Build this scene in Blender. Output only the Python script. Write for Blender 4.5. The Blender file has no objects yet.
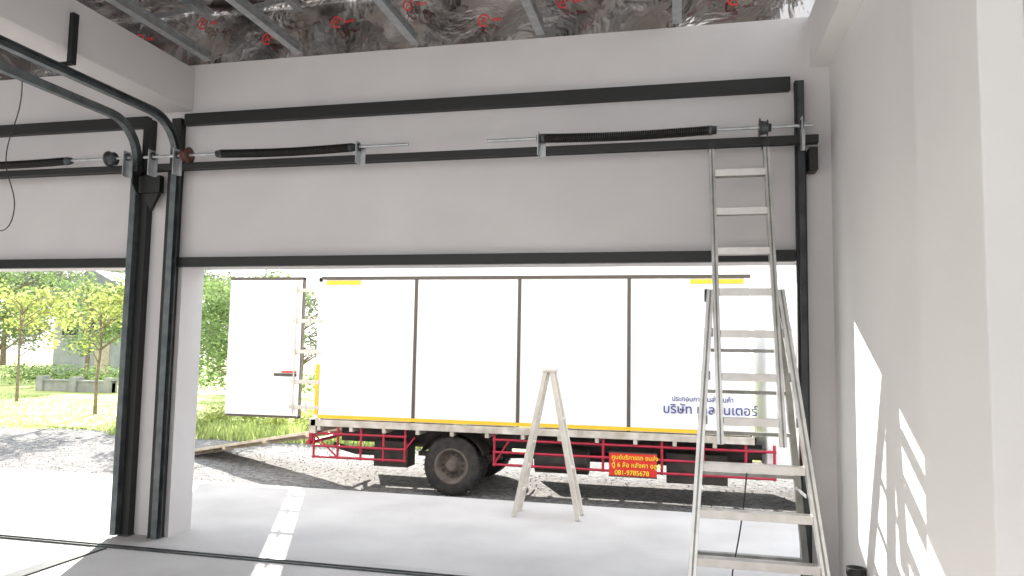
import bpy, math, random
from math import sin, cos, pi, radians
from mathutils import Vector, Matrix
random.seed(7)
S = bpy.context.scene
COL = S.collection

# ------------------------------------------------------------------ materials
def mat(name, col=(0.8,0.8,0.8), rough=0.6, metal=0.0, col2=None, nscale=5.0, bump=0.0, bscale=40.0, detail=6.0, lo=0.35, hi=0.65, spec=0.5, translucent=0.0, island=0.0):
    m = bpy.data.materials.new(name); m.use_nodes = True
    nt = m.node_tree; N = nt.nodes; L = nt.links
    p = N["Principled BSDF"]
    p.inputs["Roughness"].default_value = rough
    p.inputs["Metallic"].default_value = metal
    p.inputs["Specular IOR Level"].default_value = spec
    tc = N.new("ShaderNodeTexCoord")
    out = None
    if col2 is not None:
        n = N.new("ShaderNodeTexNoise"); n.inputs["Scale"].default_value = nscale; n.inputs["Detail"].default_value = detail
        L.new(tc.outputs["Object"], n.inputs["Vector"])
        r = N.new("ShaderNodeValToRGB")
        r.color_ramp.elements[0].position = lo; r.color_ramp.elements[1].position = hi
        r.color_ramp.elements[0].color = (*col,1); r.color_ramp.elements[1].color = (*col2,1)
        L.new(n.outputs["Fac"], r.inputs["Fac"])
        out = r.outputs["Color"]
    else:
        rgb = N.new("ShaderNodeRGB"); rgb.outputs[0].default_value = (*col,1); out = rgb.outputs[0]
    if island > 0:
        g = N.new("ShaderNodeNewGeometry"); hs = N.new("ShaderNodeHueSaturation")
        mr = N.new("ShaderNodeMapRange"); mr.inputs["To Min"].default_value = 1-island; mr.inputs["To Max"].default_value = 1+island
        L.new(g.outputs["Random Per Island"], mr.inputs["Value"]); L.new(mr.outputs[0], hs.inputs["Value"])
        L.new(out, hs.inputs["Color"]); out = hs.outputs["Color"]
    L.new(out, p.inputs["Base Color"])
    if bump > 0:
        n2 = N.new("ShaderNodeTexNoise"); n2.inputs["Scale"].default_value = bscale; n2.inputs["Detail"].default_value = 5
        L.new(tc.outputs["Object"], n2.inputs["Vector"])
        b = N.new("ShaderNodeBump"); b.inputs["Strength"].default_value = bump; b.inputs["Distance"].default_value = 0.02
        L.new(n2.outputs["Fac"], b.inputs["Height"]); L.new(b.outputs[0], p.inputs["Normal"])
    if translucent > 0:
        tr = N.new("ShaderNodeBsdfTranslucent"); L.new(out, tr.inputs["Color"])
        mx = N.new("ShaderNodeMixShader"); mx.inputs[0].default_value = translucent
        L.new(p.outputs[0], mx.inputs[1]); L.new(tr.outputs[0], mx.inputs[2])
        L.new(mx.outputs[0], N["Material Output"].inputs["Surface"])
    return m

M = {}
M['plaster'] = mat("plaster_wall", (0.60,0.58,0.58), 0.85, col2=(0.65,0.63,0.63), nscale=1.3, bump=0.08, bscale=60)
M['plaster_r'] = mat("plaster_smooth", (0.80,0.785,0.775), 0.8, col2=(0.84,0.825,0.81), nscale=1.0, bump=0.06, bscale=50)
M['conc'] = mat("concrete_floor", (0.46,0.44,0.43), 0.7, col2=(0.58,0.56,0.55), nscale=1.6, bump=0.15, bscale=30, lo=0.3, hi=0.7)
M['apron'] = mat("concrete_driveway", (0.48,0.46,0.45), 0.75, col2=(0.61,0.59,0.575), nscale=1.2, bump=0.2, bscale=40, lo=0.3, hi=0.7)
M['gravel'] = mat("gravel", (0.11,0.108,0.106), 0.95, col2=(0.27,0.262,0.258), nscale=14, bump=0.7, bscale=45, detail=12, lo=0.36, hi=0.66)
M['stone'] = mat("stone", (0.18,0.175,0.17), 0.9, island=0.5)
M['grass'] = mat("grass", (0.30,0.38,0.10), 0.9, col2=(0.55,0.60,0.22), nscale=0.8, bump=0.8, bscale=20)
M['blade'] = mat("grass_blade", (0.42,0.50,0.18), 0.8, island=0.4, translucent=0.4)
M['black'] = mat("black_painted_steel", (0.010,0.010,0.010), 0.5, bump=0.03, bscale=90)
M['galv'] = mat("galvanised_steel", (0.42,0.44,0.45), 0.42, 0.75, col2=(0.56,0.58,0.59), nscale=14)
M['galvd'] = mat("galvanised_steel_dark", (0.06,0.07,0.072), 0.5, 0.6, col2=(0.11,0.12,0.125), nscale=14)
M['galvm'] = mat("galvanised_track", (0.10,0.115,0.12), 0.45, 0.6, col2=(0.16,0.18,0.185), nscale=9)
M['galvb'] = mat("dark_track", (0.035,0.04,0.042), 0.5, 0.4, col2=(0.06,0.065,0.07), nscale=9)
M['alu'] = mat("aluminium", (0.50,0.49,0.475), 0.33, 0.9, col2=(0.64,0.63,0.61), nscale=8, bump=0.03, bscale=80)
M['alud'] = mat("aluminium_weathered", (0.18,0.185,0.17), 0.45, 0.7, col2=(0.30,0.30,0.28), nscale=8)
M['alut'] = mat("aluminium_tread", (0.66,0.64,0.62), 0.45, 0.7, col2=(0.58,0.56,0.54), nscale=12)
M['spring'] = mat("oiled_spring_steel", (0.03,0.028,0.026), 0.4, 0.7)
M['rusty'] = mat("red_oxide", (0.16,0.05,0.03), 0.6, 0.3, col2=(0.08,0.05,0.04), nscale=30)
M['white'] = mat("white_truck_panel", (0.88,0.88,0.885), 0.35, col2=(0.91,0.91,0.91), nscale=0.8)
M['whited'] = mat("dirty_white_frame", (0.42,0.37,0.31), 0.6, col2=(0.66,0.62,0.56), nscale=6)
M['yellow'] = mat("yellow_reflective", (0.85,0.52,0.02), 0.4)
M['red'] = mat("red_paint", (0.50,0.02,0.06), 0.45, col2=(0.36,0.02,0.04), nscale=6)
M['redsign'] = mat("red_sign", (0.70,0.03,0.02), 0.5)
M['dark'] = mat("dark_chassis", (0.03,0.028,0.027), 0.6, col2=(0.07,0.055,0.045), nscale=6)
M['panelseam'] = mat("panel_seam", (0.09,0.075,0.06), 0.6)
M['rubber'] = mat("rubber", (0.022,0.02,0.02), 0.85, col2=(0.05,0.045,0.04), nscale=10)
M['rim'] = mat("dusty_rim", (0.10,0.08,0.07), 0.7, 0.2, col2=(0.18,0.15,0.13), nscale=7)
M['glass'] = mat("dark_glass", (0.02,0.025,0.03), 0.08)
M['wood'] = mat("weathered_wood", (0.50,0.42,0.31), 0.8, col2=(0.66,0.57,0.45), nscale=7, bump=0.2, bscale=50)
M['ladderwhite'] = mat("cream_painted_wood", (0.56,0.52,0.46), 0.6, col2=(0.66,0.63,0.57), nscale=9)
M['blue'] = mat("blue_lettering", (0.06,0.07,0.24), 0.5)
M['ytext'] = mat("yellow_lettering", (0.95,0.75,0.05), 0.5)
M['bark'] = mat("bark", (0.16,0.12,0.09), 0.9, col2=(0.28,0.23,0.18), nscale=8, bump=0.5)
M['leafy'] = mat("leaf_yellow_green", (0.45,0.50,0.17), 0.6, island=0.45, translucent=0.45)
M['leafg'] = mat("leaf_green", (0.22,0.32,0.12), 0.6, island=0.5, translucent=0.4)
M['leafd'] = mat("leaf_dark_green", (0.21,0.25,0.16), 0.6, island=0.5, translucent=0.35)
M['house'] = mat("house_render", (0.34,0.35,0.38), 0.8, col2=(0.42,0.42,0.44), nscale=2)
M['roof'] = mat("roof_tile", (0.20,0.20,0.22), 0.6, col2=(0.28,0.27,0.28), nscale=3)
M['cblock'] = mat("grey_block", (0.30,0.30,0.30), 0.9, col2=(0.42,0.41,0.40), nscale=3)
M['logo'] = mat("red_print", (0.75,0.04,0.04), 0.5)
M['foot'] = mat("black_plastic", (0.02,0.02,0.02), 0.6)

# crinkled foil
m = bpy.data.materials.new("insulation_foil"); m.use_nodes = True
nt = m.node_tree; N = nt.nodes; L = nt.links; p = N["Principled BSDF"]
p.inputs["Metallic"].default_value = 1.0; p.inputs["Roughness"].default_value = 0.16
tc = N.new("ShaderNodeTexCoord")
mp = N.new("ShaderNodeMapping"); mp.inputs["Scale"].default_value=(1.0,2.2,1.0); L.new(tc.outputs["Object"], mp.inputs["Vector"])
n = N.new("ShaderNodeTexNoise"); n.inputs["Scale"].default_value = 2.2; n.inputs["Detail"].default_value = 4.0; n.inputs["Distortion"].default_value = 0.6
L.new(mp.outputs[0], n.inputs["Vector"])
b = N.new("ShaderNodeBump"); b.inputs["Strength"].default_value = 0.6; b.inputs["Distance"].default_value = 0.12
L.new(n.outputs["Fac"], b.inputs["Height"]); L.new(b.outputs[0], p.inputs["Normal"])
r = N.new("ShaderNodeValToRGB"); r.color_ramp.elements[0].color = (0.28,0.26,0.25,1); r.color_ramp.elements[1].color = (0.54,0.52,0.51,1)
L.new(n.outputs["Fac"], r.inputs["Fac"]); L.new(r.outputs[0], p.inputs["Base Color"])
M['foil'] = m

# ------------------------------------------------------------------ mesh builder
class B:
    def __init__(s): s.v=[]; s.f=[]; s.m=[]; s.sm=[]; s.mats=[]
    def mi(s, k):
        if k not in s.mats: s.mats.append(k)
        return s.mats.index(k)
    def add(s, vs, fs, k, smooth=False):
        o=len(s.v); s.v += [tuple(x) for x in vs]; i=s.mi(k)
        for f in fs: s.f.append([a+o for a in f]); s.m.append(i); s.sm.append(smooth)
    def box(s, a, b, k):
        x0,x1=sorted((a[0],b[0])); y0,y1=sorted((a[1],b[1])); z0,z1=sorted((a[2],b[2]))
        vs=[(x0,y0,z0),(x1,y0,z0),(x1,y1,z0),(x0,y1,z0),(x0,y0,z1),(x1,y0,z1),(x1,y1,z1),(x0,y1,z1)]
        s.add(vs,[(0,3,2,1),(4,5,6,7),(0,1,5,4),(1,2,6,5),(2,3,7,6),(3,0,4,7)],k)
    def bar(s, p0, p1, w, h, k, up=(0,0,1)):
        p0=Vector(p0); p1=Vector(p1); d=(p1-p0).normalized(); up=Vector(up)
        if abs(d.dot(up))>0.98: up=Vector((0,1,0))
        r=d.cross(up).normalized(); u=r.cross(d).normalized()
        vs=[]
        for p in (p0,p1):
            for (i,j) in ((-1,-1),(1,-1),(1,1),(-1,1)): vs.append(p+r*w*.5*i+u*h*.5*j)
        s.add(vs,[(0,1,2,3),(7,6,5,4),(0,4,5,1),(1,5,6,2),(2,6,7,3),(3,7,4,0)],k)
    def tube(s, pts, rad, k, seg=10, cap=True):
        pts=[Vector(p) for p in pts]; n=len(pts)
        rads = rad if isinstance(rad,(list,tuple)) else [rad]*n
        d0=(pts[1]-pts[0]).normalized(); ref=Vector((0,0,1)) if abs(d0.z)<0.9 else Vector((1,0,0))
        u=d0.cross(ref).normalized(); vs=[]
        for i,p in enumerate(pts):
            a=pts[max(i-1,0)]; c=pts[min(i+1,n-1)]; d=(c-a).normalized()
            u=(u-d*u.dot(d)).normalized(); w=d.cross(u)
            for j in range(seg):
                t=2*pi*j/seg; vs.append(p+(u*cos(t)+w*sin(t))*rads[i])
        fs=[]
        for i in range(n-1):
            for j in range(seg):
                a=i*seg+j; b_=i*seg+(j+1)%seg; fs.append((a,b_,b_+seg,a+seg))
        s.add(vs,fs,k,True)
        if cap:
            s.add(vs[:seg],[tuple(range(seg))[::-1]],k); s.add(vs[-seg:],[tuple(range(seg))],k)
    def cyl(s,p0,p1,r,k,seg=16): s.tube([p0,p1],r,k,seg)
    def lathe(s, c, axis, prof, k, seg=36):
        vs=[]; c=Vector(c)
        for (o,r) in prof:
            for j in range(seg):
                t=2*pi*j/seg; a,b_=r*cos(t),r*sin(t)
                q={'x':(o,a,b_),'y':(a,o,b_),'z':(a,b_,o)}[axis]
                vs.append(c+Vector(q))
        fs=[]
        for i in range(len(prof)-1):
            for j in range(seg):
                a=i*seg+j; b_=i*seg+(j+1)%seg; fs.append((a,b_,b_+seg,a+seg))
        s.add(vs,fs,k,True)
    def prism(s, poly, axis, t0, t1, k):
        n=len(poly); vs=[]
        for t in (t0,t1):
            for (a,b_) in poly:
                vs.append({'x':(t,a,b_),'y':(a,t,b_),'z':(a,b_,t)}[axis])
        fs=[tuple(range(n))[::-1],tuple(range(n,2*n))]
        for i in range(n): j=(i+1)%n; fs.append((i,j,j+n,i+n))
        s.add(vs,fs,k)
    def obj(s, name, parent=None, bevel=0.0, fix=True):
        me=bpy.data.meshes.new(name); me.from_pydata(s.v,[],s.f)
        for k in s.mats: me.materials.append(M[k])
        me.polygons.foreach_set("material_index",s.m); me.polygons.foreach_set("use_smooth",s.sm); me.update()
        if fix:
            import bmesh
            bm=bmesh.new(); bm.from_mesh(me); bmesh.ops.recalc_face_normals(bm,faces=bm.faces); bm.to_mesh(me); bm.free()
        o=bpy.data.objects.new(name,me); COL.objects.link(o)
        if parent: o.parent=parent
        if bevel>0:
            md=o.modifiers.new("bevel",'BEVEL'); md.width=bevel; md.segments=2; md.limit_method='ANGLE'; md.angle_limit=radians(50)
        return o
def empty(name):
    e=bpy.data.objects.new(name,None); COL.objects.link(e); e.empty_display_size=0.2; return e

# ------------------------------------------------------------------ camera
H=1.70
psi,th,ph=radians(13.0),radians(4.75),radians(1.0)
F=Vector((-sin(psi)*cos(th),cos(psi)*cos(th),sin(th)))
R0=Vector((cos(psi),sin(psi),0)); U0=R0.cross(F)
R=R0*cos(ph)+U0*sin(ph); U=-R0*sin(ph)+U0*cos(ph)
cd=bpy.data.cameras.new("camera"); cam=bpy.data.objects.new("camera",cd); COL.objects.link(cam)
cd.sensor_width=36; cd.lens=740/1024*36; cd.clip_end=500
mw=Matrix(((R.x,U.x,-F.x,0),(R.y,U.y,-F.y,0),(R.z,U.z,-F.z,H),(0,0,0,1)))
cam.matrix_world=mw; S.camera=cam

# ------------------------------------------------------------------ room shell
YW=5.84; YO=6.15; ZT=4.28; ZL=2.40
b=B()
b.box((-10.6,YW,0),(-10.15,YO,ZL),'plaster')
b.box((-4.88,YW,0),(-4.42,YO,ZL),'plaster')
b.box((0.87,YW,0),(1.30,YO,ZL),'plaster')
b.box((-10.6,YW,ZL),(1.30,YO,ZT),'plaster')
b.obj("wall_front")
b=B(); b.box((1.09,-3.0,0),(1.30,YW,ZT),'plaster_r'); b.obj("wall_right")
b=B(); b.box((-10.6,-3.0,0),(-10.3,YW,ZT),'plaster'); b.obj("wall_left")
b=B(); b.box((0.95,2.64,0),(1.089,3.33,3.879),'plaster_r'); b.obj("pilaster_right",bevel=0.006)
b=B(); b.box((0.95,-3.0,3.88),(1.089,YW-.001,ZT),'plaster_r'); b.obj("beam_right")
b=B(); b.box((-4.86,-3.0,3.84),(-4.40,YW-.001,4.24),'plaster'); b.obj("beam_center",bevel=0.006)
b=B(); b.box((-10.6,-3.0,-0.3),(1.30,5.60,0),'conc'); b.obj("floor")
b=B(); b.box((-16.0,5.60,-0.3),(7.0,8.30,0.0),'apron'); b.obj("driveway_apron")

# ceiling: foil sheet sagging between joists + turned down edge
b=B(); nx,ny=200,110; x0,x1,y0,y1=-10.3,1.09,-3.0,5.95
def fz(x,y):
    return 4.87+(5.9-y)*0.02-0.03*abs(sin((x+.05)*pi/1.1))+0.012*sin(x*5.7+sin(y*2))*sin(y*4.3)+random.uniform(-.001,.001)
vs=[];fs=[]
for j in range(ny+1):
    for i in range(nx+1):
        x=x0+(x1-x0)*i/nx; y=y0+(y1-y0)*j/ny; vs.append((x,y,fz(x,y)))
for k_ in range(1,7):
    for i in range(nx+1):
        x=x0+(x1-x0)*i/nx; vs.append((x,5.95+.015*sin(x*9+k_)-0.01*k_,4.86-k_*0.58/6))
for j in range(ny+6):
    for i in range(nx):
        a=j*(nx+1)+i; fs.append((a,a+1,a+nx+2,a+nx+1))
b.add(vs,fs,'foil',True); b.obj("ceiling",fix=False)
# printed red logos on the foil
b=B()
def logo(o,eu,ev,rr):
    o=Vector(o);eu=Vector(eu);ev=Vector(ev); vs=[];fs=[];sg=20
    for j in range(sg):
        t=2*pi*j/sg
        d=eu*cos(t)+ev*sin(t); vs.append(o+d*rr); vs.append(o+d*rr*.76)
    for j in range(sg-3):
        a=2*j; c=2*((j+1)%sg); fs.append((a,c,c+1,a+1))
    b.add(vs,fs,'logo')
    for (p,q,w) in (((-.45,-.45),(0,.5),.16),((0,.5),(.45,-.45),.16),((-.3,-.1),(.3,-.1),.14)):
        P=o+eu*p[0]*rr+ev*p[1]*rr; Q=o+eu*q[0]*rr+ev*q[1]*rr; d=(Q-P).normalized(); nn=d.cross(eu.cross(ev)).normalized()*w*rr*.5
        b.add([P-nn,Q-nn,Q+nn,P+nn],[(0,1,2,3)],'logo')
    for i in range(5):
        P=o+eu*rr*(1.4+i*.34)-ev*rr*.25; b.add([P,P+eu*rr*.2,P+eu*rr*.2+ev*rr*.5,P+ev*rr*.5],[(0,1,2,3)],'logo')
for i in range(90):
    cx=-9.6+(i%10)*1.1+random.uniform(-.12,.12); cy=0.3+(i//10)*.62+random.uniform(-.08,.08)
    a=.5
    logo((cx,cy,4.87+(5.9-cy)*0.02-0.05),(cos(a),sin(a),0),(-sin(a),cos(a),0),.075)
for i in range(16):
    logo((-9.8+i*.68,5.855,4.58+0.10*(i%3-1)),(1,0,0),(0,0,1),.055)
b.obj("foil_print",fix=False)

# roof trusses in C-channel steel
tx=[-9.9,-8.8,-7.7,-6.6,-5.5,-4.25,-3.34,-2.24,-1.15,-0.05]
b=B()
for x in tx:
    for z in (4.33,4.72):
        b.box((x-.02,-2.8,z-.04),(x+.02,5.80,z+.04),'galv')
        b.box((x+.02,-2.8,z-.04),(x+.05,5.80,z-.032),'galv'); b.box((x+.02,-2.8,z+.032),(x+.05,5.80,z+.04),'galv')
    y=5.6; up=False
    while y>-2.5:
        za,zb=(4.36,4.70) if up else (4.70,4.36)
        b.bar((x-.035,y,za),(x-.035,y-.55,zb),0.03,0.04,'galv'); y-=.55; up=not up
for y in [5.2-1.0*i for i in range(8)]:
    b.box((-10.2,y-.03,4.765),(1.05,y+.0,4.80),'galv')
b.obj("ceiling_truss")

# ------------------------------------------------------------------ black steel frame members
b=B()
b.box((-4.44,5.775,3.695),(0.80,YW,3.80),'black'); b.obj("trim_top_rail",bevel=.004)
b=B(); b.box((-4.45,5.775,2.39),(0.82,YW,2.475),'black'); b.obj("trim_lintel",bevel=.004)
b=B(); b.box((-10.1,5.775,3.695),(-4.83,YW,3.80),'black'); b.obj("trim_top_rail_side",bevel=.004)
b=B(); b.box((-10.1,5.775,2.39),(-4.90,YW,2.475),'black'); b.obj("trim_lintel_side",bevel=.004)

def channel_track(b, pts, k, w=0.055, d=0.03, xdir=1):
    for i in range(len(pts)-1):
        p,q=Vector(pts[i]),Vector(pts[i+1]); dr=(q-p).normalized(); nrm=Vector((0,-dr.z,dr.y))
        off=Vector((xdir*d/2,0,0)); e=dr*0.002
        b.bar(p-e-off,q+e-off,0.004,w,k,up=nrm)
        for s_ in (-1,1):
            b.bar(p-e+nrm*s_*w/2,q+e+nrm*s_*w/2,d,0.004,k,up=nrm)
def post(name, x0_, x1_, tx_, xdir, horiz=True, ztop=3.76):
    e=empty(name)
    q=B(); q.box((x0_,5.765,0),(x1_,YW-.001,ztop),'black'); q.box((x0_-.01,5.75,0),(x1_+.01,YW-.001,0.012),'galvd')
    q.obj("post_tube",e,bevel=.004)
    q=B()
    yt=5.725 if horiz else 5.74
    pts=[(tx_,yt,0.02),(tx_,yt,3.35)]
    if horiz:
        for i in range(1,9):
            a=i/8*pi/2; pts.append((tx_,yt-0.35*(1-cos(a)),3.35+0.35*sin(a)))
        pts.append((tx_,-1.5,3.70))
    else: pts.append((tx_,yt,3.74))
    channel_track(q,pts,'galvm' if horiz else 'galvb',w=.06 if horiz else .035,d=.055 if horiz else .04,xdir=xdir)
    q.box((min(x0_,tx_)-.005,yt+.032 if horiz else yt+.018,0.01),(max(x1_,tx_)+.005,5.764,3.3),'black')
    if horiz: q.tube([(tx_,2.6,3.70),(tx_,2.6,3.838)],.012,'galvd',8)
    q.obj("track",e)
    return e
post("door_track",-4.56,-4.46,-4.455,1)
post("door_track",-4.86,-4.77,-4.872,-1)
post("door_track",0.83,0.895,0.862,-1,horiz=False)

# hanger angles
b=B(); b.box((-4.40,4.40,3.74),(-4.36,4.45,4.12),'black'); b.box((-4.47,4.40,3.735),(-4.36,4.45,3.75),'black'); b.obj("track_hanger",bevel=.002)
b=B(); b.box((-4.90,4.20,3.74),(-4.862,4.25,4.10),'black'); b.obj("track_hanger",bevel=.002)

# ------------------------------------------------------------------ spring assemblies
def helix(b,x0,x1,y,z,R_,r_,turns,k,sag=0.0):
    pts=[]; n=turns*12
    for i in range(n+1):
        t=i/n; a=2*pi*turns*t; pts.append((x0+(x1-x0)*t, y+R_*cos(a), z+R_*sin(a)-sag*sin(pi*t)))
    b.tube(pts,r_,k,6)
def drum(b,x,y,z,sgn,k1='galv',r=.062):
    w=.055*sgn
    b.lathe((x,y,z),'x',[(0,.013),(0,r*1.15),(w*.12,r*1.15),(w*.15,r*.85),(w*.35,r*.82),(w*.4,r*.88),(w*.5,r*.8),(w*.9,r*.72),(w*1.0,r*.95),(w*1.1,r*.95),(w*1.1,.03),(w*1.5,.03),(w*1.5,.013)],k1,28)
def bracket(b,x,z0,z1,y=5.56,k='galv',w=.05):
    b.box((x-.003,y-.045,z0),(x+.003,y+.04,z1),k)
    b.box((x-.003,y+.035,z0),(x+w,y+.04,z1-.02),k)
    b.lathe((x-.012,y,z1-.05),'x',[(0,.014),(0,.034),(.024,.034),(.024,.014)],'galvd',20)
def spring_set(name, xa, xb, springs, shafts, drums, brackets, ends, zb=3.235, sg=3.345):
    e=empty(name)
    q=B()
    q.box((xa,5.60,zb),(xb,5.65,zb+.058),'black'); q.box((xa,5.645,zb-.005),(xb,5.665,zb+.0581),'black')
    q.obj("spring_bar",e,bevel=.003)
    q=B()
    for (s0,s1) in shafts: q.cyl((s0,5.56,sg),(s1,5.56,sg+0.004),.0125,'galv',14)
    q.obj("torsion_shaft",e)
    for (s0,s1) in springs:
        q=B(); helix(q,s0,s1,5.56,sg,.031,.0064,int(abs(s1-s0)/.0135),'spring',sag=.012)
        q.lathe((s0,5.56,sg),'x',[(-.05,.014),(-.05,.03),(-.02,.03),(-.02,.036),(0.01,.036),(.01,.014)],'galvd',20)
        q.lathe((s1,5.56,sg),'x',[(-.01,.014),(-.01,.036),(.02,.036),(.02,.03),(.05,.03),(.05,.014)],'galvd',20)
        q.obj("torsion_spring",e)
    q=B()
    for (x,sg_,k) in drums: drum(q,x,5.56,sg,sg_,k)
    q.obj("cable_drum",e)
    q=B()
    for x in brackets: bracket(q,x,zb-.03,sg+.05)
    for x in ends: bracket(q,x,zb-.06,sg+.06,w=.03)
    q.obj("bracket",e)
    return e
spring_set("torsion_spring_assembly",-4.66,0.965,[(-3.88,-2.68),(-1.05,0.20)],[(-4.66,-2.17),(-1.51,0.92)],[(-4.20,-1,'rusty'),(0.55,1,'galvd')],[-2.61,-1.09],[-4.58,-4.33,0.84])
spring_set("torsion_spring_assembly",-10.1,-4.76,[(-6.75,-5.48)],[(-7.4,-4.80)],[(-5.03,1,'galvd')],[-6.85],[-4.84])
b=B(); b.prism([(5.60,3.12),(5.60,3.24),(5.68,3.24),(5.68,3.02)],'x',-4.81,-4.80,'black'); b.box((-4.82,5.70,3.06),(-4.60,5.76,3.215),'black'); b.prism([(-4.80,3.06),(-4.62,3.06),(-4.70,2.90)],'y',5.72,5.76,'black'); b.obj("gusset_plate",bevel=.003)
b=B(); b.box((0.91,5.67,3.05),(0.97,5.83,3.22),'black'); b.obj("gusset_plate",bevel=.003)

def cable(name,pts,r,k='foot'):
    cu=bpy.data.curves.new(name,'CURVE'); cu.dimensions='3D'; sp=cu.splines.new('NURBS'); sp.points.add(len(pts)-1)
    for i,p in enumerate(pts): sp.points[i].co=(*p,1)
    sp.use_endpoint_u=True; sp.order_u=4; cu.bevel_depth=r; cu.bevel_resolution=2; cu.materials.append(M[k])
    o=bpy.data.objects.new(name,cu); COL.objects.link(o); return o
cable("hanging_cable",[(-4.9,4.5,3.73),(-4.86,4.5,3.5),(-4.98,4.5,3.25),(-4.98,4.48,3.0),(-4.86,4.48,2.8),(-4.84,4.48,2.62),(-4.95,4.5,2.48),(-5.1,4.5,2.55)],.004)

# floor track and cut joint
b=B(); b.box((-10.2,5.40,0),(0.80,5.415,.012),'galvd'); b.box((-10.2,5.455,0),(0.80,5.47,.012),'galvd'); b.box((-10.2,5.415,0),(0.80,5.455,.004),'rim'); b.obj("floor_track")
b=B(); b.box((-4.80,2.0,0),(-4.66,5.38,.004),'galvd'); b.box((-4.66,2.0,0),(-4.645,5.38,.01),'black'); b.obj("floor_channel_cover")
b=B(); b.lathe((1.03,5.0,0),'z',[(0,.045),(0.0,.05),(.36,.05),(.37,.056),(.41,.056),(.41,.044),(.3,.044)],'foot',24); b.obj("conduit_stub")

# ------------------------------------------------------------------ aluminium ladder
lad=empty("aluminium_ladder")
def ly(z): return 4.93+(5.50-4.93)*z/3.2
def lx(z): return 0.462-0.062*z/3.2
def tread(b,z,h,dy=0.0):
    y=ly(z)+dy
    b.box((lx(z)-h,y-.035,z-.006),(lx(z)+h,y+.05,z+.014),'alut')
    b.box((lx(z)-h,y-.042,z-.034),(lx(z)+h,y-.035,z+.016),'alut')
    b.box((lx(z)-h,y+.05,z-.030),(lx(z)+h,y+.056,z+.014),'alu')
    for j in range(4): b.box((lx(z)-h,y-.03+.02*j,z+.014),(lx(z)+h,y-.022+.02*j,z+.017),'alu')
def rail(b,p,q,w,d,k='alu'):
    b.bar(p,q,w,d,k,up=(0,1,0))
    P=Vector(p)+Vector((0,-d/2-.002,0)); Q=Vector(q)+Vector((0,-d/2-.002,0))
    b.bar(P,Q,w*.25,.003,'alud',up=(0,1,0))
b=B()
for sgn in (-1,1):
    rail(b,(lx(1.1)+sgn*.196,ly(1.1)+.015,1.1),(lx(3.2)+sgn*.19,ly(3.2)+.015,3.2),.042,.075)
    b.box((lx(3.2)+sgn*.19-.025,ly(3.2)-.03,3.18),(lx(3.2)+sgn*.19+.025,ly(3.2)+.06,3.235),'foot')
for i in range(7): tread(b,3.0-.29*i,.172)
b.obj("extension_section",lad,bevel=.002)
b=B()
zt=2.13
def hw(z): return .224+(zt-z)*.094
for sgn in (-1,1):
    rail(b,(lx(zt)+sgn*(hw(zt)+.006),ly(zt)-.01,zt),(lx(0)+sgn*hw(0),ly(0)-.02,.03),.048,.085)
    b.box((lx(0)+sgn*hw(0)-.03,ly(0)-.08,0),(lx(0)+sgn*hw(0)+.03,ly(0)+.03,.05),'foot')
for z in (.97,.68,.39,.10): tread(b,z,hw(z)-.02,-.01)
for z in (1.26,1.55,1.84):
    for sgn in (-1,1): b.box((lx(z)+sgn*(hw(z)-.03),ly(z)-.05,z-.03),(lx(z)+sgn*(hw(z)+.03),ly(z)-.04,z+.03),'alud')
b.obj("front_section",lad,bevel=.002)
b=B()
def ry(z): return (ly(zt)+.07)+(5.66-ly(zt)-.07)*(zt-z)/zt
for sgn in (-1,1):
    b.bar((lx(zt)+sgn*(hw(zt)-.0),ly(zt)+.07,zt),(lx(0)+sgn*(hw(0)-.03),5.66,.03),.042,.07,'alud',up=(0,1,0))
    b.box((lx(0)+sgn*(hw(0)-.03)-.02,5.62,0),(lx(0)+sgn*(hw(0)-.03)+.02,5.70,.05),'foot')
    b.lathe((lx(zt)+sgn*(hw(zt)+.026),ly(zt)+.03,zt-.03),'x',[(-.02,0),(-.02,.045),(.01,.045),(.01,0)],'galvd',20)
for z in (1.72,1.43,1.14,.85,.56,.27):
    b.box((lx(z)-hw(z)+.03,ry(z)-.025,z-.012),(lx(z)+hw(z)-.03,ry(z)+.025,z+.012),'alud')
b.obj("rear_section",lad,bevel=.002)
b=B()
for sgn in (-1,1):
    z=.8; b.bar((lx(z)+sgn*(hw(z)-.03),ly(z)+.03,z),(lx(z)+sgn*(hw(z)-.03),ry(z)-.02,z-.02),.006,.02,'galv')
b.obj("spreader",lad)
o=cable("pull_rope",[(0.42,5.2,.98),(0.40,5.25,0.7),(0.36,5.3,0.4),(0.30,5.32,0.15),(0.35,5.35,0.02),(0.5,5.3,0.012)],.005); o.parent=lad

# ------------------------------------------------------------------ A-frame step ladder outside (side-on)
sl=empty("wooden_stepladder")
b=B()
for (xf,tag) in ((-1.68,-1),(-1.02,1)):
    for (yb,yt) in ((7.54,7.61),(7.82,7.75)):
        b.bar((-1.35+tag*.03,yt,1.49),(xf,yb,0.005),.045,.055,'ladderwhite',up=(0,1,0))
    for i in range(1,6):
        z=1.49*i/6; x=-1.35+tag*.03+(xf+1.35-tag*.03)*(1-z/1.49)
        ya=7.54+.07*z/1.49; yb=7.82-.07*z/1.49
        if tag<0 or i in (2,4): b.bar((x,ya,z),(x,yb,z),.05,.028,'ladderwhite')
b.obj("frames",sl,bevel=.004)
b=B(); b.box((-1.42,7.57,1.475),(-1.28,7.79,1.505),'ladderwhite'); b.obj("top_cap",sl,bevel=.005)

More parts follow.
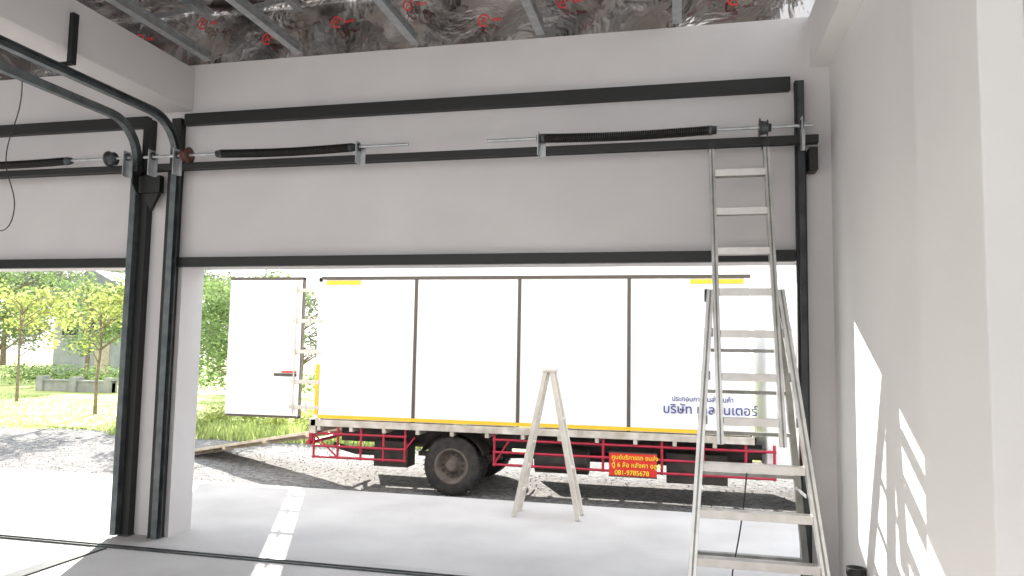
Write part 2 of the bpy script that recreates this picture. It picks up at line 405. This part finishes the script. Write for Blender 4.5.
# ------------------------------------------------------------------ truck
GZ=-0.25; YT=9.5; YB=11.65
tr=empty("box_truck")
XL,XR=-4.92,0.80; Z0,Z1=0.70,2.66
b=B(); b.box((XL,YT+.01,Z0),(XR,YB-.01,Z1-.01),'white')
seams=[-3.53,-2.09,-.66]
for x in (XL+.03,XR-.03): b.box((x-.03,YT-.005,Z0),(x+.03,YT+.02,Z1),'white')
for x in seams:
    b.box((x-.022,YT-.006,Z0),(x+.022,YT+.012,Z1),'panelseam'); b.box((x-.022,YB-.012,Z0),(x+.022,YB+.006,Z1),'panelseam')
b.box((XL-.02,YT-.012,Z1-.03),(XR+.02,YT+.05,Z1+.015),'panelseam'); b.box((XL-.02,YB-.05,Z1-.03),(XR+.02,YB+.012,Z1+.015),'panelseam')
b.box((XL-.02,YT,Z1-.01),(XR+.02,YB,Z1+.012),'white')
b.obj("cargo_box",tr,bevel=.004)
b=B()
b.box((XL,YT-.012,Z0+.01),(XR,YT-.004,Z0+.055),'yellow')
b.box((XL+.06,YT-.012,Z1-.10),(-4.35,YT-.004,Z1-.045),'yellow')
b.box((.10,YT-.012,Z1-.10),(.74,YT-.004,Z1-.045),'yellow')
b.box((XL-.05,YT-.018,Z0+.06),(XL-.0,YT-.010,Z0+.75),'yellow')
b.obj("reflective_tape",tr)
b=B()
b.box((XL-.1,YT-.02,.60),(XR+.05,YT+.06,.69),'whited'); b.box((XL-.1,YB-.06,.60),(XR+.05,YB+.02,.69),'whited')
x=XL
while x<XR: b.box((x,YT-.015,.54),(x+.05,YB,.61),'whited'); x+=.48
b.box((XL-.12,YT-.02,.50),(XL-.02,YB,.70),'whited')
b.obj("deck_frame",tr,bevel=.004)
b=B()
for y in (10.2,10.95): b.box((XL+.05,y-.04,.33),(2.9,y+.04,.53),'dark')
for x in (-4.8,-3.9,-2.0,-1.0,0.1,1.2,2.3): b.box((x-.04,10.2,.36),(x+.04,10.95,.48),'dark')
b.cyl((-3.0,9.75,.14),(-3.0,11.4,.14),.07,'dark'); b.lathe((-3.0,10.57,.14),'y',[(-.18,.05),(-.1,.17),(.1,.17),(.18,.05)],'dark',20)
b.box((-3.6,9.95,.2),(-2.4,10.03,.26),'dark'); b.box((-3.4,9.95,.26),(-2.6,10.03,.31),'dark')
b.cyl((-2.9,10.57,.16),(1.3,10.57,.34),.045,'dark')
b.cyl((-1.9,9.85,.25),(-1.2,9.85,.25),.17,'dark',20); b.box((-.2,9.75,.05),(.55,10.1,.42),'dark')
b.box((-4.2,9.8,.05),(-3.7,10.1,.40),'dark'); b.tube([(-4.85,9.9,.3),(-4.5,9.9,.22),(-4.1,9.9,.22)],.04,'dark')
b.box((-4.9,11.55,.1),(-3.6,11.6,.5),'dark'); b.box((-2.3,11.55,.0),(1.0,11.6,.5),'dark')
b.cyl((-2.0,9.7,.5),(1.0,9.7,.5),.03,'dark')
b.obj("chassis",tr,bevel=.004)
b=B()
def guard(x0_,x1_,zs,posts,top=.6):
    for z in zs: b.tube([(x0_,9.53,z),(x1_,9.53,z)],.017,'red',8)
    for x in posts: b.tube([(x,9.53,min(zs)-.02),(x,9.53,top)],.017,'red',8)
guard(-5.0,-3.62,(.50,.33,.18),(-4.98,-4.62,-4.28,-3.95,-3.64))
guard(-2.42,1.1,(.52,.36,.20),(-2.40,-1.9,-1.45,-.98,-.25,.25,.75,1.08))
b.tube([(-5.0,9.53,.50),(-4.62,9.53,.18)],.012,'red',8); b.tube([(-3.64,9.53,.33),(-3.5,9.53,.5)],.012,'red',8)
b.tube([(-2.40,9.53,.20),(-2.2,9.53,.52)],.012,'red',8)
b.tube([(-5.08,9.55,.36),(-5.08,11.6,.36)],.03,'red',8); b.box((-5.1,9.6,.36),(-5.05,9.66,.55),'red'); b.box((-5.1,11.4,.36),(-5.05,11.46,.55),'red')
b.obj("side_guard",tr)
b=B()
for xc in (-3.0,1.95):
    pts=[]
    for i in range(13):
        a=pi*(.12+.76*i/12); pts.append((xc+.47*cos(a),.14+.44*sin(a)))
    for i in range(12):
        (xa,za),(xb,zb_)=pts[i],pts[i+1]
        for (ya,yb) in ((9.56,9.98),(11.17,11.6)):
            b.add([(xa,ya,za),(xb,ya,zb_),(xb,yb,zb_),(xa,yb,za)],[(0,1,2,3)],'dark')
b.obj("mudguard",tr)
def wheel(x,y,r,w,out):
    q=B(); c=(x,y,GZ+r)
    q.lathe(c,'y',[(-w/2,r*.58),(-w/2,r*.82),(-w*.42,r*.95),(-w*.3,r),(w*.3,r),(w*.42,r*.95),(w/2,r*.82),(w/2,r*.58)],'rubber',48)
    for j in range(40):
        t=2*pi*j/40
        q.bar((x+r*1.0*cos(t),y-w*.42,GZ+r+r*1.0*sin(t)),(x+r*1.0*cos(t+.06),y+w*.42,GZ+r+r*1.0*sin(t+.06)),.018,.012,'rubber')
    s_=out
    q.lathe(c,'y',[(s_*w*.5,r*.60),(s_*w*.52,r*.55),(s_*w*.4,r*.50),(s_*w*.12,r*.46),(s_*w*.05,r*.30),(s_*w*.18,r*.24),(s_*w*.45,r*.20),(s_*w*.5,r*.12),(s_*w*.5,0.0)],'rim',40)
    for j in range(6):
        t=2*pi*j/6
        q.cyl((x+r*.36*cos(t),y+s_*w*.07,GZ+r+r*.36*sin(t)),(x+r*.36*cos(t),y+s_*w*.16,GZ+r+r*.36*sin(t)),.016,'dark',8)
        q.lathe((x+r*.40*cos(t+.5),y+s_*w*.11,GZ+r+r*.40*sin(t+.5)),'y',[(0,.0),(0,.03)],'dark',12)
    q.lathe(c,'y',[(-s_*w*.5,r*.58),(-s_*w*.2,.0)],'rim',24)
    return q.obj("wheel",tr)
wheel(-3.0,9.68,.39,.22,-1); wheel(-3.0,9.93,.39,.2,-1); wheel(-3.0,11.45,.39,.22,1); wheel(-3.0,11.2,.39,.2,1)
wheel(1.95,9.72,.39,.22,-1); wheel(1.95,11.4,.39,.22,1)
b=B()
prof=[(1.0,.28),(1.42,.28),(1.52,.55),(1.95,.66),(2.38,.55),(2.48,.15),(2.98,.15),(3.02,.95),(2.72,2.0),(2.5,2.10),(1.0,2.10)]
b.prism(prof,'y',9.6,11.55,'white')
b.obj("cab",tr,bevel=.03)
b=B()
for y in (9.592,11.552):
    b.prism([(1.35,1.12),(2.78,1.12),(2.58,1.85),(1.35,1.85)],'y',y,y+.006,'glass')
b.add([(2.99,9.75,1.1),(2.99,11.4,1.1),(2.765,11.4,1.9),(2.765,9.75,1.9)],[(0,1,2,3)],'glass')
b.box((3.0,9.65,.15),(3.07,11.5,.42),'dark'); b.box((3.0,9.7,.6),(3.04,9.95,.8),'ladderwhite'); b.box((3.0,11.2,.6),(3.04,11.45,.8),'ladderwhite')
b.box((2.7,9.35,1.3),(2.76,9.5,1.75),'foot'); b.tube([(2.73,9.6,1.9),(2.73,9.42,1.75)],.012,'foot',8)
b.obj("cab_fittings",tr,bevel=.004)
# near rear door open 90 degrees (in line with side)
b=B(); y=YT
b.box((-6.34,y,Z0+.02),(-5.24,y+.05,Z1-.02),'white')
for (a,c) in (((-6.37,Z0),(-6.33,Z1)),((-5.25,Z0),(-5.22,Z1))): b.box((a[0],y-.008,a[1]),(c[0],y+.058,c[1]),'white')
b.box((-6.37,y-.01,Z1-.03),(-5.21,y+.06,Z1+.01),'panelseam'); b.box((-6.37,y-.01,Z0-.01),(-5.21,y+.06,Z0+.02),'panelseam'); b.box((-5.225,y-.01,Z0),(-5.21,y+.06,Z1),'panelseam')
for z in (.85,1.20,1.62,2.05,2.48):
    b.box((-5.36,y-.02,z-.025),(-4.90,y-.008,z+.025),'ladderwhite'); b.cyl((-5.10,y-.02,z-.07),(-5.10,y-.02,z+.07),.02,'ladderwhite',10)
b.cyl((-5.30,y-.03,Z0+.05),(-5.30,y-.03,Z1-.05),.012,'ladderwhite',8)
b.obj("rear_door",tr,bevel=.003)
# far rear door folded flat along the far side
b=B(); b.box((-4.88,YB+.03,Z0+.02),(-3.76,YB+.08,Z1-.02),'white'); b.box((-4.9,YB+.02,Z1-.03),(-3.74,YB+.09,Z1),'panelseam'); b.box((-4.9,YB+.02,Z0),(-3.74,YB+.09,Z0+.03),'panelseam')
for z in (.85,1.62,2.48): b.box((-4.95,YB+.005,z-.025),(-4.6,YB+.03,z+.025),'whited')
b.obj("rear_door",tr,bevel=.003)
b=B(); b.box((-5.62,YT-.012,1.27),(-5.27,YT-.009,1.31),'panelseam'); b.box((-5.5,YT-.012,1.32),(-5.27,YT-.009,1.345),'redsign'); b.obj("door_sticker",tr)
b=B(); b.box((-4.98,YT+.0,Z0),(-4.92,YT+.06,Z1),'white'); b.box((-4.98,YB-.06,Z0),(-4.92,YB,Z1),'white'); b.box((-4.98,YT,Z1-.06),(-4.92,YB,Z1),'white'); b.obj("rear_frame",tr,bevel=.003)
b=B(); b.box((-.90,9.49,.14),(-.31,9.505,.44),'redsign'); b.box((-.905,9.487,.135),(-.305,9.492,.15),'dark'); b.box((-.905,9.487,.43),(-.305,9.492,.445),'dark'); b.obj("sign_board",tr)
def text(s,x,y,z,size,k,name,sx=1.0):
    cu=bpy.data.curves.new(name,'FONT'); cu.body=s; cu.size=size; cu.extrude=.001; cu.materials.append(M[k]); cu.offset=.002*size/.15
    o=bpy.data.objects.new(name,cu); COL.objects.link(o); o.location=(x,y,z); o.rotation_euler=(pi/2,0,0); o.scale=(sx,1,1); o.parent=tr; return o
text("ประกอบการขนส่งสินค้า",-.13,YT-.008,1.10,.085,'blue',"company_lettering",.95)
text("บริษัท เทลอินเตอร์",-.24,YT-.008,.95,.155,'blue',"company_lettering",1.0)
text("ศูนย์บริการรถ ขนส่ง",-.87,9.484,.355,.072,'ytext',"sign_lettering")
text("ตู้ 6 ล้อ หลังคา อลูมิ",-.87,9.484,.26,.078,'ytext',"sign_lettering")
text("081-9785678",-.83,9.484,.165,.08,'ytext',"sign_lettering")

# wooden loading ramp running from the truck bed to the ground
b=B()
P0=Vector((-5.12,10.6,.44)); P1=Vector((-8.4,11.95,-.20)); dd=(P1-P0).normalized(); sd_=dd.cross(Vector((0,0,1))).normalized()
for i in range(4):
    o_=sd_*(i-1.5)*.22
    b.bar(P0+o_,P1+o_,.20,.045,'wood')
for t in (.06,.35,.65,.94):
    c=P0.lerp(P1,t)-Vector((0,0,.04)); b.bar(c-sd_*.44,c+sd_*.44,.08,.04,'wood')
b.obj("loading_ramp",bevel=.004)

# ------------------------------------------------------------------ ground outside
def gz(x,y):
    t=min(max((y-8.3)/1.0,0),1); t=t*t*(3-2*t)
    return -0.03+(GZ+.03)*t
b=B(); xs=[-70+i*.9 for i in range(134)]; ys=[8.30+ .12*i for i in range(12)]+[9.8+.6*i for i in range(9)]
vs=[];fs=[]
for y in ys:
    for x in xs: vs.append((x,y,gz(x,y)-(0 if y<8.4 else random.uniform(0,.012))))
n=len(xs)
for j in range(len(ys)-1):
    for i in range(n-1): a=j*n+i; fs.append((a,a+1,a+n+1,a+n))
b.add(vs,fs,'gravel',True); b.box((-70,-6,-.6),(-16.0,8.3,-.03),'gravel'); b.box((7.0,-6,-.6),(50,8.3,-.03),'gravel'); b.obj("gravel_yard",fix=False)
b=B(); xs=[-90+i*1.2 for i in range(125)]; ys=[13.9,14.3]+[15+1.2*i for i in range(60)]
vs=[];fs=[]; n=len(xs)
for j,y in enumerate(ys):
    for x in xs:
        yy=y+(.35*sin(x*.9)+.25*sin(x*2.3) if j==0 else 0); vs.append((x,yy,GZ-.03 if j==0 else GZ+.03))
for j in range(len(ys)-1):
    for i in range(n-1): a=j*n+i; fs.append((a,a+1,a+n+1,a+n))
b.add(vs,fs,'grass',True); b.obj("lawn",fix=False)
b=B()
for i in range(6000):
    x=random.uniform(-13,5); y=8.35+random.random()**1.4*5; s_=random.uniform(.004,.013)
    z=gz(x,y); q=[(x+random.uniform(-s_,s_)+dx*s_,y+dy*s_,z+dz*s_*.8) for dx,dy,dz in ((1,0,.2),(-1,.2,.1),(0,1,.2),(.1,-1,.1),(0,0,1),(0,0,-.6))]
    b.add(q,[(0,2,4),(2,1,4),(1,3,4),(3,0,4),(2,0,5),(1,2,5),(3,1,5),(0,3,5)],'stone')
b.obj("gravel_stones",fix=False)
b=B()
def blade(x,y,z,h,w,k='blade'):
    a=random.uniform(0,2*pi); dx,dy=cos(a)*w,sin(a)*w; lx_,ly_=random.uniform(-.5,.5)*h,random.uniform(-.5,.5)*h
    b.add([(x-dx,y-dy,z),(x+dx,y+dy,z),(x+dx*.6+lx_*.4,y+dy*.6+ly_*.4,z+h*.6),(x+lx_,y+ly_,z+h),(x-dx*.6+lx_*.4,y-dy*.6+ly_*.4,z+h*.6)],[(0,1,2,4),(4,2,3)],k)
for i in range(12000):
    x=random.uniform(-30,-4); y=14+random.random()**1.6*8; blade(x,y,GZ+.02,random.uniform(.03,.07),.02)
for i in range(5000):
    x=random.uniform(-12,-4); y=random.uniform(13.6,16); blade(x,y,GZ,random.uniform(.12,.35),.02)
b.obj("grass_tufts",fix=False)

# ------------------------------------------------------------------ trees
def leafmesh(b,blobs,n,size,k):
    tot=sum(r**2 for _,r in blobs)
    for (c,r) in blobs:
        for i in range(int(n*r*r/tot)):
            d=Vector((random.gauss(0,1),random.gauss(0,1),random.gauss(0,1))).normalized()
            p=Vector(c)+d*r*random.random()**.45; p.z=c[2]+(p.z-c[2])*.8
            u=Vector((random.gauss(0,1),random.gauss(0,1),random.gauss(0,.6))).normalized(); w=u.cross(Vector((random.random(),random.random(),random.random()-.5))).normalized()
            s_=size*random.uniform(.6,1.3)
            b.add([p-u*s_,p+w*s_*.45,p+u*s_,p-w*s_*.45],[(0,1,2,3)],k)
def tree_mesh(name,h,cr,k,n,size,trunk=.08,seed=1,clear=.35,nb=16):
    random.seed(seed); b=B(); top=Vector((random.uniform(-.2,.2),random.uniform(-.2,.2),h*.85))
    pts=[Vector((0,0,-.05)),Vector((random.uniform(-.08,.08),0,h*.25)),Vector((random.uniform(-.1,.1),.05,h*.5)),top]
    b.tube(pts,[trunk,trunk*.8,trunk*.55,trunk*.15],'bark',8)
    blobs=[]
    for i in range(nb):
        z0=h*random.uniform(clear,.8); a=random.uniform(0,2*pi); rr=cr*random.uniform(.4,.9)*(1.15-abs(z0/h-.55))
        st=Vector((0,0,z0)); en=Vector((cos(a)*rr,sin(a)*rr,min(z0+rr*.6,h*.95)))
        b.tube([st,(st+en)/2+Vector((0,0,.1)),en],[trunk*.35,trunk*.22,trunk*.08],'bark',6)
        blobs.append((tuple(en),cr*random.uniform(.22,.42)))
    blobs.append((tuple(top),cr*.35))
    leafmesh(b,blobs,n,size,k)
    return b.obj(name,fix=False)
def place(src,name,x,y,s_,rot):
    o=bpy.data.objects.new(name,src.data); COL.objects.link(o); o.location=(x,y,GZ+.03); o.scale=(s_,s_,s_); o.rotation_euler=(0,0,rot); return o
t1=tree_mesh("young_tree",3.6,1.35,'leafy',1400,.075,.05,3,.34,20); t1.location=(-15.3,17.0,GZ+.03)
place(t1,"young_tree",-20.6,19.6,1.05,2.0)
place(t1,"young_tree",-27.5,22.5,1.1,4.0)
t2=tree_mesh("shade_tree",6.0,2.6,'leafg',3800,.11,.14,5,.25,20); t2.location=(-34.5,31,GZ+.03)
for (x,y,s_,r_) in ((-41,34,1.1,2),(-47,38,1.2,4),(-17.5,29,.75,3),(-14,21.5,.72,2),(-11.7,17.8,.6,5.1),(-27.2,29.5,.85,1.2)):
    place(t2,"shade_tree",x,y,s_,r_)
t3=tree_mesh("background_tree",8.0,4.2,'leafd',4500,.18,.2,9,.12,22); t3.location=(-41,48,GZ)
for (x,y,s_,r_) in ((-52,48,1.1,1),(-62,50,1.1,2),(-37,54,1.0,4),(-48,56,1.15,2.2),(-23,42,.7,4),(-72,44,1.1,.5),(-17,40,.40,2)):
    place(t3,"background_tree",x,y,s_,r_)
random.seed(11)
b=B(); leafmesh(b,[((x,25.4+random.uniform(-.2,.2),GZ+.6),.6) for x in [-40+.8*i for i in range(34)]],8000,.08,'leafg'); b.obj("hedge",fix=False)
b=B(); leafmesh(b,[((x,15.3+random.uniform(-.5,.5),GZ+.3),random.uniform(.25,.42)) for x in [-10.3+.5*i for i in range(13)]],3600,.055,'leafy'); b.obj("roadside_shrub",fix=False)
b=B(); b.box((-24.6,24.3,GZ+.03),(-21.2,24.5,GZ+.42),'cblock'); b.box((-24.6,24.25,GZ+.42),(-21.2,24.55,GZ+.48),'cblock')  # low grey block wall with coping, at the far side of the lawn
for i in range(3): b.box((-24.6+i*1.55,24.2,GZ+.03),(-24.3+i*1.55,24.6,GZ+.6),'cblock')
b.obj("garden_block_wall",bevel=.01)
b=B()
b.box((-37,37.5,GZ+.03),(-31.2,43,4.3),'house')
b.prism([(-37.7,4.3),(-30.5,4.3),(-34.1,6.0)],'y',37.0,43.5,'roof')
for x in (-36.4,-34.4,-32.6): b.box((x,37.45,2.1),(x+1.1,37.5,3.5),'glass'); b.box((x-.08,37.4,2.02),(x+1.18,37.46,2.1),'whited')
b.box((-34,37.45,GZ+.03),(-33,37.5,1.7),'wood')
b.obj("neighbour_house")

# ------------------------------------------------------------------ light
sd=bpy.data.lights.new("sun",'SUN'); sd.energy=14; sd.angle=radians(.5); sd.color=(1.0,.94,.85)
so=bpy.data.objects.new("sun",sd); COL.objects.link(so)
so.rotation_euler=Vector((.47,-1,-.50)).to_track_quat('-Z','Y').to_euler()
w=bpy.data.worlds.new("world"); S.world=w; w.use_nodes=True; nt=w.node_tree
bg=nt.nodes["Background"]; bg.inputs[1].default_value=2.1
tc=nt.nodes.new("ShaderNodeTexCoord"); sx=nt.nodes.new("ShaderNodeSeparateXYZ"); cr=nt.nodes.new("ShaderNodeValToRGB")
cr.color_ramp.elements[0].position=0.0; cr.color_ramp.elements[0].color=(1,.985,.965,1); cr.color_ramp.elements[1].position=.7; cr.color_ramp.elements[1].color=(.84,.91,1,1)
nt.links.new(tc.outputs["Generated"],sx.inputs[0]); nt.links.new(sx.outputs[2],cr.inputs[0]); nt.links.new(cr.outputs[0],bg.inputs[0])
S.view_settings.view_transform='Standard'; S.view_settings.look='None'; S.view_settings.exposure=0.0
